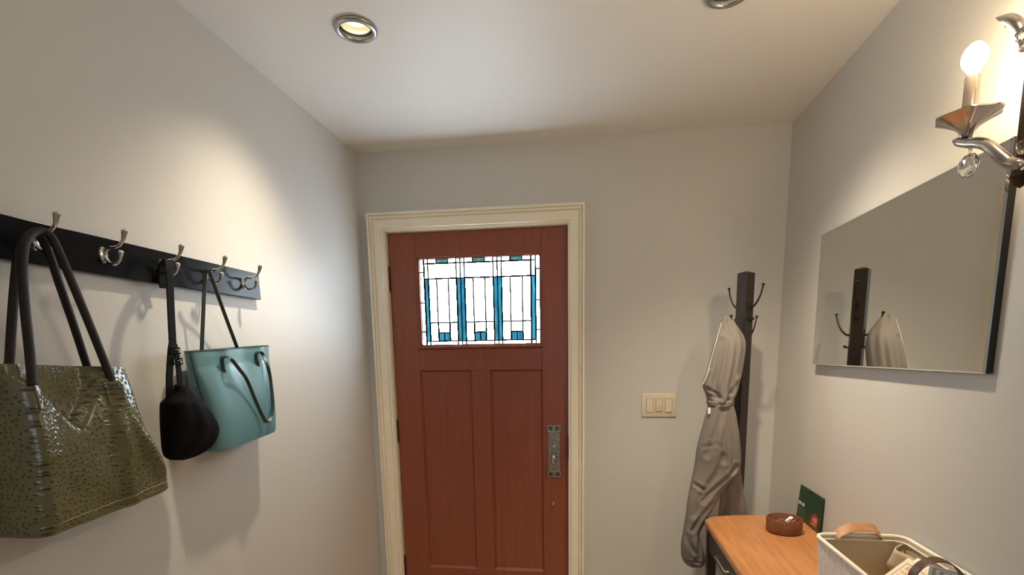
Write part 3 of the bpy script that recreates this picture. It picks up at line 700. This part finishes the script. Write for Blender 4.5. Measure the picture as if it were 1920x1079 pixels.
drape('belt', [(750.5, 1326, 1375.5, 2.236, .047), (752, 1325, 1376.5, 2.236, .0495), (757, 1325.5, 1376, 2.236, .0495), (761, 1327, 1375, 2.236, .0485), (762.5, 1328, 1374, 2.236, .046)], folds=3, amp=.04, ns=2)
b = B(); tube(b, [at(u, v, y=y) for u, v, y in ((1353, 606, 2.250), (1343, 640, 2.238), (1332, 680, 2.228), (1324, 706, 2.222), (1318, 721, 2.226), (1323, 714, 2.214), (1332, 690, 2.200))], .0019, 8); obj('armhole_piping', b, 'pale_piping', coat, True)['label'] = 'pale edge of the armhole'
b = B(); c = at(1328.5, 770, y=2.214); c2 = at(1328.5, 770, y=2.206)
box(b, (c.x-.005, 2.200, c.z-.013), (c.x+.005, 2.2015, c.z+.013), .0004, 1); obj('label_tag', b, 'white_tag', coat)['label'] = 'tiny white tag below the belt'

# ================================================================ CONSOLE TABLE
TZ = .705
tab = thing('console_table', (.68, 1.7, 0), 'warm brown wooden console table with a drawer against the right wall', 'table')
poly = [(.474, .92), (.474, 2.150), (.479, 2.162), (.505, 2.188), (.5378, 2.209), (.62, 2.226), (.72, 2.232), (.8790, 2.234), (.8790, .92)]
b = B(); prism(b, poly, 'z', TZ-.022, TZ); es = [e for e in b.edges if abs(e.verts[0].co.z-TZ) < 1e-6 and abs(e.verts[1].co.z-TZ) < 1e-6]
bmesh.ops.bevel(b, geom=es, offset=.003, segments=2, affect='EDGES'); obj('tabletop', b, 'cherry_wood', tab)
b = B(); box(b, (.492, 1.00, TZ-.125), (.868, 2.15, TZ-.022)); obj('apron', b, 'brown_wood', tab)
for y0, y1 in ((1.58, 2.11), (1.03, 1.56)):
    b = B(); box(b, (.485, y0, TZ-.120), (.493, y1, TZ-.027), .002, 1); dr = obj('drawer', b, 'brown_wood', tab)
    yc = (y0+y1)/2; b = B(); zz = TZ-.066
    tube(b, [(.486, yc-.072, zz), (.470, yc-.072, zz), (.466, yc-.066, zz), (.466, yc+.066, zz), (.470, yc+.072, zz), (.486, yc+.072, zz)], .0042, 10, 1); obj('handle', b, 'steel', dr, True)
for x, y in ((.500, 2.130), (.855, 2.130), (.500, .98), (.855, .98)):
    b = B(); skin(b, [[Vector((x+sx*h, y+sy*h, z)) for sx, sy in ((1, 1), (-1, 1), (-1, -1), (1, -1))] for z, h in ((0, .012), (.35, .016), (TZ-.022, .019))]); obj('leg', b, 'brown_wood', tab)

# ================================================================ BOWL AND KEYS
bc = at(1474, 1007.5, z=TZ); BC = Vector((bc.x+.013, bc.y+.0645, TZ)); RB, HB = .0645, .056
b = B(); lathe(b, [(.0001, 0), (RB-.006, 0), (RB-.001, .004), (RB, .010), (RB, HB-.003), (RB-.002, HB), (RB-.005, HB), (RB-.007, HB-.003), (RB-.008, .014), (RB-.014, .008), (.0001, .008)], BC, seg=56)
tag(obj('bowl', b, 'stoneware', None, True, 50), 'round red-brown stoneware bowl holding keys on the table', 'bowl')
KB = BC+Vector((0, 0, .007))
ky = thing('key_ring', (BC.x, BC.y, TZ+.008), 'keys on a steel ring inside the red-brown bowl', 'keys')
b = B(); c = KB+Vector((-.010, .004, .024)); pts = [(c.x+.017*math.cos(a), c.y+.006*math.cos(a), c.z+.017*math.sin(a)) for a in [2*PI*k/20 for k in range(21)]]
tube(b, pts, .0019, 8, 1); obj('ring', b, 'steel', ky, True)
def key(o, ang, tilt):
    b = B(); lathe(b, [(.0001, -.0012), (.0105, -.0012), (.0105, .0012), (.0001, .0012)], (0, 0, 0), 'z', 18); box(b, (.009, -.0035, -.001), (.036, .0035, .001))
    for k in range(3): box(b, (.016+k*.006, -.0055, -.001), (.019+k*.006, -.003, .001))
    M = Matrix.Translation(o) @ Matrix.Rotation(ang, 4, 'Z') @ Matrix.Rotation(tilt, 4, 'Y'); bmesh.ops.transform(b, matrix=M, verts=b.verts[:]); return obj('key', b, 'chrome', ky)
key(KB+Vector((.016, .002, .040)), 2.6, .7); key(KB+Vector((.034, -.008, .036)), 2.0, .9); key(KB+Vector((.006, -.014, .034)), .4, .6)
b = B(); M = Matrix.Translation(KB+Vector((.020, .006, .040))) @ Matrix.Rotation(.5, 4, 'Z') @ Matrix.Rotation(-.5, 4, 'Y'); box(b, (-.016, -.008, -.003), (.016, .008, .003), .0025, 2)
bmesh.ops.transform(b, matrix=M, verts=b.verts[:]); obj('fob', b, 'white_tag', ky)['label'] = 'small white key fob'

# ================================================================ GREEN CARD BOX
gb = thing('gift_box', (.87, 2.12, TZ), 'thin dark green box with red emblem leaning on the wall behind the bowl', 'box')
def lean(bm):
    th = math.atan2(.010, .140)
    for v in bm.verts: v.co = Vector((.8710+v.co.x*math.cos(th)+v.co.z*math.sin(th), v.co.y, TZ+v.co.z*math.cos(th)-v.co.x*math.sin(th)))
    lo = min(v.co.z for v in bm.verts)
    return bm
b = B(); box(b, (-.0045, 2.014, .0006), (.0015, 2.232, .1395), .001, 1); obj('body', lean(b), 'green_card', gb)
def print_(name, pts, m, d=-.0052):
    b = B(); prism(b, pts, 'x', d, -.0044); return obj(name, lean(b), m, gb)
em = print_('emblem', [(2.030, .010), (2.030, .052), (2.058, .066), (2.094, .050), (2.096, .012)], 'red_print')
for y0, z0, y1, z1 in ((2.040, .028, 2.046, .050), (2.049, .030, 2.054, .052), (2.046, .038, 2.064, .043), (2.060, .026, 2.066, .048), (2.070, .030, 2.075, .046), (2.044, .018, 2.082, .022)):
    print_('emblem_mark', [(y0, z0), (y1, z0), (y1, z1), (y0, z1)], 'print_peach', -.0058)
for k, (y0, w) in enumerate(((2.224, .006), (2.214, .005), (2.206, .006), (2.190, .006), (2.181, .004), (2.173, .006))):
    print_('lettering', [(y0-w, .060), (y0, .060), (y0, .074), (y0-w, .074)], 'white_print', -.0054)
print_('printed_block', [(2.150, .020), (2.226, .020), (2.226, .052), (2.150, .052)], 'green_print', -.0050)
b = B(); prism(b, [(2.112, .130), (2.134, .130), (2.134, .137), (2.112, .137)], 'x', -.0052, -.0044); obj('hang_slot', lean(b), 'dark_gap', gb)

# ================================================================ CANVAS BASKET
bas = thing('storage_basket', (.7525, 1.325, TZ), 'pale grey canvas storage basket with cream rim on the console table', 'basket')
BX0, BX1, BY0, BY1, BZ = .634, .872, 1.145, 1.502, .885
def rrect(x0, x1, y0, y1, r, z, n=7):
    out = []
    for cx, cy, a0 in ((x1-r, y1-r, 0), (x0+r, y1-r, PI/2), (x0+r, y0+r, PI), (x1-r, y0+r, 1.5*PI)):
        for k in range(n): a = a0+PI/2*k/(n-1); out.append(Vector((cx+r*math.cos(a), cy+r*math.sin(a), z)))
    return out
def dens(ring, m=96):
    L = [0]
    for a, c in zip(ring, ring[1:]+ring[:1]): L.append(L[-1]+(c-a).length)
    out = []
    for k in range(m):
        s = L[-1]*k/m; i = max(j for j in range(len(ring)) if L[j] <= s); a, c = ring[i], ring[(i+1) % len(ring)]
        out.append(a+(c-a)*((s-L[i])/max(1e-9, L[i+1]-L[i])))
    return out
b = B(); rings = []
for i in range(13):
    f = i/12; k = .008*(1-f); r = dens(rrect(BX0+k, BX1-k, BY0+k, BY1-k, .030, TZ+.001+(BZ-TZ-.001)*f))
    for j, v in enumerate(r): v += Vector((math.cos(j*.5+f*4), math.sin(j*.7+f*3), 0))*.0016*math.sin(PI*f)
    rings.append(r)
skin(b, rings, True, False); body = obj('body', b, 'canvas', bas, True, 60)
b = B(); rings = []
for i in range(11):
    f = i/10; k = .006+.006*f; r = dens(rrect(BX0+k, BX1-k, BY0+k, BY1-k, .028, BZ-.001-(BZ-TZ-.012)*f))
    for j, v in enumerate(r): v += Vector((math.cos(j*.9+f*5), math.sin(j*1.1-f*4), 0))*.0020*math.sin(PI*f)
    rings.append(r)
skin(b, rings, False, True); obj('lining', b, 'canvas_lining', bas, True, 60)
b = B(); r = dens(rrect(BX0+.002, BX1-.002, BY0+.002, BY1-.002, .030, BZ)); r.append(r[0]); tube(b, r, .0052, 8, 1); obj('rim_piping', b, 'cream_piping', bas, True)
b = B(); r = dens(rrect(BX0+.009, BX1-.009, BY0+.009, BY1-.009, .028, BZ-.012)); r.append(r[0]); tube(b, r, .0022, 6, 1); obj('lining_seam', b, 'cream_piping', bas, True)
# bunched fold of the lining in the far right corner
b = B(); g = []
for i in range(13):
    f = i/12; g.append([])
    for j in range(9):
        s = j/8; y = 1.478-.085*f; x = .858-.030*(1-abs(2*s-1))*(1-.4*f)-.012*math.sin(f*7); g[-1].append(b.verts.new((x-.030*(1-s)*math.sin(PI*f)+.002, y, BZ-.014-.10*s-.020*f)))
for i in range(12):
    for j in range(8): b.faces.new((g[i][j], g[i+1][j], g[i+1][j+1], g[i][j+1]))
fo = obj('lining_fold', b, 'canvas_lining', bas, True, 70)
sm = fo.modifiers.new('thickness', 'SOLIDIFY'); sm.thickness = .003
b = B(); tube(b, [(.688, 1.494, .879), (.696, 1.496, .888), (.708, 1.497, .896), (.732, 1.500, .906), (.760, 1.502, .908), (.790, 1.500, .907), (.803, 1.497, .894), (.809, 1.496, .887), (.812, 1.494, .879)], 1, flat=(.0145, .0014), wdir=(0, 1, .7))
obj('handle', b, 'tan_leather', bas)['label'] = 'tan leather strap handle at the far end'
b = B(); tube(b, [(.694, 1.156, .855), (.694, 1.156, .888), (.698, 1.157, .918), (.715, 1.158, .942), (.745, 1.159, .954), (.775, 1.158, .944), (.796, 1.157, .920), (.802, 1.156, .888), (.802, 1.156, .855)], 1, flat=(.012, .0014), wdir=(0, 1, .12))
obj('handle', b, 'brown_leather', bas)['label'] = 'dark brown leather strap handle at the near end'

# papers standing in the basket
def sheet(o, ux, uy, w, h, t=.0012):
    o, ux, uy = Vector(o), Vector(ux).normalized(), Vector(uy); uy = (uy-ux*uy.dot(ux)).normalized(); n = ux.cross(uy)
    def place(bm, x0, y0, x1, y1, d0, d1):
        q = lambda x, y, d: o+ux*x+uy*y+n*d
        return skin(bm, [[q(x0, y0, d), q(x1, y0, d), q(x1, y1, d), q(x0, y1, d)] for d in (d0, d1)])
    return place
tl, tr, bl = at(1703, 1047, y=1.36), at(1736, 1067, y=1.30), at(1685, 1079, y=1.33)
ux = (tr-tl); dn = (bl-tl); pl = sheet(tl, ux, dn, .1, .1); wdt = .115; hgt = .115
card = thing('greeting_card', tl+dn.normalized()*.10, 'cream printed card leaning inside the canvas basket', 'card')
b = B(); pl(b, 0, 0, wdt, hgt, 0, .0012); obj('sheet', b, 'paper_cream', card)
sgn = -1 if ux.cross(dn).dot(Vector((0, 0, HC))-tl) < 0 else 1
d0, d1 = (.0012, .0016) if sgn > 0 else (-.0004, 0)
b = B()
for x0, y0, x1, y1 in ((.012, .013, wdt-.012, .0145), (.012, .013, .0135, hgt-.01)): pl(b, x0, y0, x1, y1, d0, d1)
obj('printed_border', b, 'print_brown', card)
b = B(); pl(b, .022, .018, .036, .030, d0, d1); pl(b, .020, .036, .042, .042, d0, d1); pl(b, .020, .050, .060, .053, d0, d1); obj('printed_picture', b, 'print_peach', card)
o2 = at(1728, 1052, y=1.345); b = B(); sheet(o2, ux, dn, .1, .1)(b, -.01, 0, .10, .10, -.004, -.0028)
tag(obj('envelope', b, 'paper_white'), 'white envelope behind the cream card in the basket', 'envelope')
pap = thing('folded_papers', (.78, 1.23, .80), 'white folded papers with grey stripes under the dark basket handle', 'paper')
oa = at(1743, 1061, y=1.22)
for k in range(5):
    b = B(); sheet(oa+Vector((.004*k, -.006*k, -.002*k)), (.9, -.35, -.10), (0, -.25, -1), .1, .1)(b, 0, 0, .066, .070, 0, .001); obj('sheet', b, 'paper_grey' if k in (1, 3) else 'paper_white', pap)

# ================================================================ WALL SCONCE
sc = thing('wall_sconce', (XR, 1.12, 1.90), 'polished nickel candle sconce with crystal drops beside the mirror', 'lamp')
b = B(); lathe(b, [(.0001, -.018), (.030, -.016), (.040, -.008), (.046, 0), (.0001, 0)], (0, 0, 0), 'x', 36)
for v in b.verts: v.co = Vector((XR+v.co.x, 1.10+v.co.y, 1.86+v.co.z*2.6))
obj('back_plate', b, 'nickel', sc, True)
COLX, COLY = .802, 1.142
b = B(); lathe(b, [(.0001, 1.705), (.010, 1.712), (.018, 1.726), (.014, 1.742), (.011, 1.752), (.013, 1.80), (.014, 1.90), (.011, 1.985), (.008, 2.0), (.0001, 2.004)], (COLX, COLY, 0), seg=24); obj('column', b, 'dark_bronze', sc, True)
b = B(); tube(b, [(COLX, COLY, 1.86), (.84, 1.12, 1.86), (XR-.015, 1.10, 1.86)], .009, 12); obj('wall_stem', b, 'nickel', sc, True)
CB = Vector((.75, 1.225, 1.86))
def arm(mirror_y=None):
    f = (lambda p: (p[0], 2*mirror_y-p[1], *p[2:])) if mirror_y else (lambda p: p)
    P3 = lambda u, v, x, r: f((*at(u, v, x=x), r))
    b = B(); tube(b, [P3(1787, 264, .744, .002), P3(1797, 266, .746, .0085), P3(1814, 268, .750, .0095), P3(1834, 268, .755, .0100), P3(1852, 273, .762, .0105), P3(1870, 288, .772, .0110), P3(1889, 303, .784, .0110), P3(1908, 308, .792, .0105), (COLX, COLY, 1.735, .010)], .01, 14)
    a = obj('arm', b, 'nickel', sc, True)
    c = Vector(f(tuple(CB)))
    b = B(); lathe(b, [(.0001, -.032), (.010, -.030), (.013, -.020), (.022, -.010), (.040, .001), (.0545, .008), (.0545, .0105), (.040, .005), (.020, .003), (.0001, .002)], c, seg=48, lobes=6, lobe_amp=.055); obj('drip_pan', b, 'nickel', sc, True)
    b = B(); lathe(b, [(.0001, 0), (.0145, 0), (.0135, .006), (.0125, .010), (.0125, .082), (.0100, .086), (.0001, .086)], c, seg=28); obj('candle_sleeve', b, 'candle_sleeve', sc, True)
    b = B(); lathe(b, [(.0001, .0865), (.007, .087), (.012, .094), (.0195, .104), (.0220, .114), (.0210, .124), (.0165, .134), (.0100, .141), (.004, .1445), (.0001, .145)], c, seg=28); obj('bulb', b, 'bulb_glow', sc, True)
    q = Vector(f(tuple(at(1816, 311, x=.75))))
    b = B()
    for k, (dz, rr) in enumerate(((.034, .004), (.027, .004))):
        tube(b, [(q.x+(rr*math.cos(t) if k == 0 else 0), q.y+(rr*math.cos(t) if k else 0), q.z+dz+rr*math.sin(t)) for t in [2*PI*j/12 for j in range(13)]], .0008, 6, 1)
    lk = obj('link', b, 'nickel', sc, True)
    b = B(); bmesh.ops.create_icosphere(b, subdivisions=2, radius=.0235)
    for v in b.verts: v.co = Vector((v.co.x*.62, v.co.y, v.co.z))+q
    obj('crystal', b, 'crystal_glass', lk)
arm(); arm(1.10)
b = B(); P4 = lambda u, v, x, r: (*at(u, v, x=x), r)
tube(b, [P4(1868, 33, .762, .0012), P4(1880, 35, .766, .0065), P4(1893, 37, .772, .010), P4(1906, 45, .780, .011), P4(1914, 60, .788, .010), P4(1921, 88, .797, .009), (COLX, COLY, 1.97, .009)], .01, 14); obj('upper_leaf', b, 'nickel', sc, True)
b = B(); q = at(1885, 46, x=.768)
for dz in (.006, -.001): tube(b, [(q.x+.0035*math.cos(t), q.y+.002*math.cos(t), q.z+dz+.0035*math.sin(t)) for t in [2*PI*j/12 for j in range(13)]], .0008, 6, 1)
obj('link', b, 'nickel', sc, True)
for u, v in ((1920, 64), (1922, 274)):
    b = B(); q = at(u, v, x=.785); bmesh.ops.create_icosphere(b, subdivisions=2, radius=.014)
    for w_ in b.verts: w_.co = w_.co+q
    obj('crystal', b, 'crystal_glass', sc)
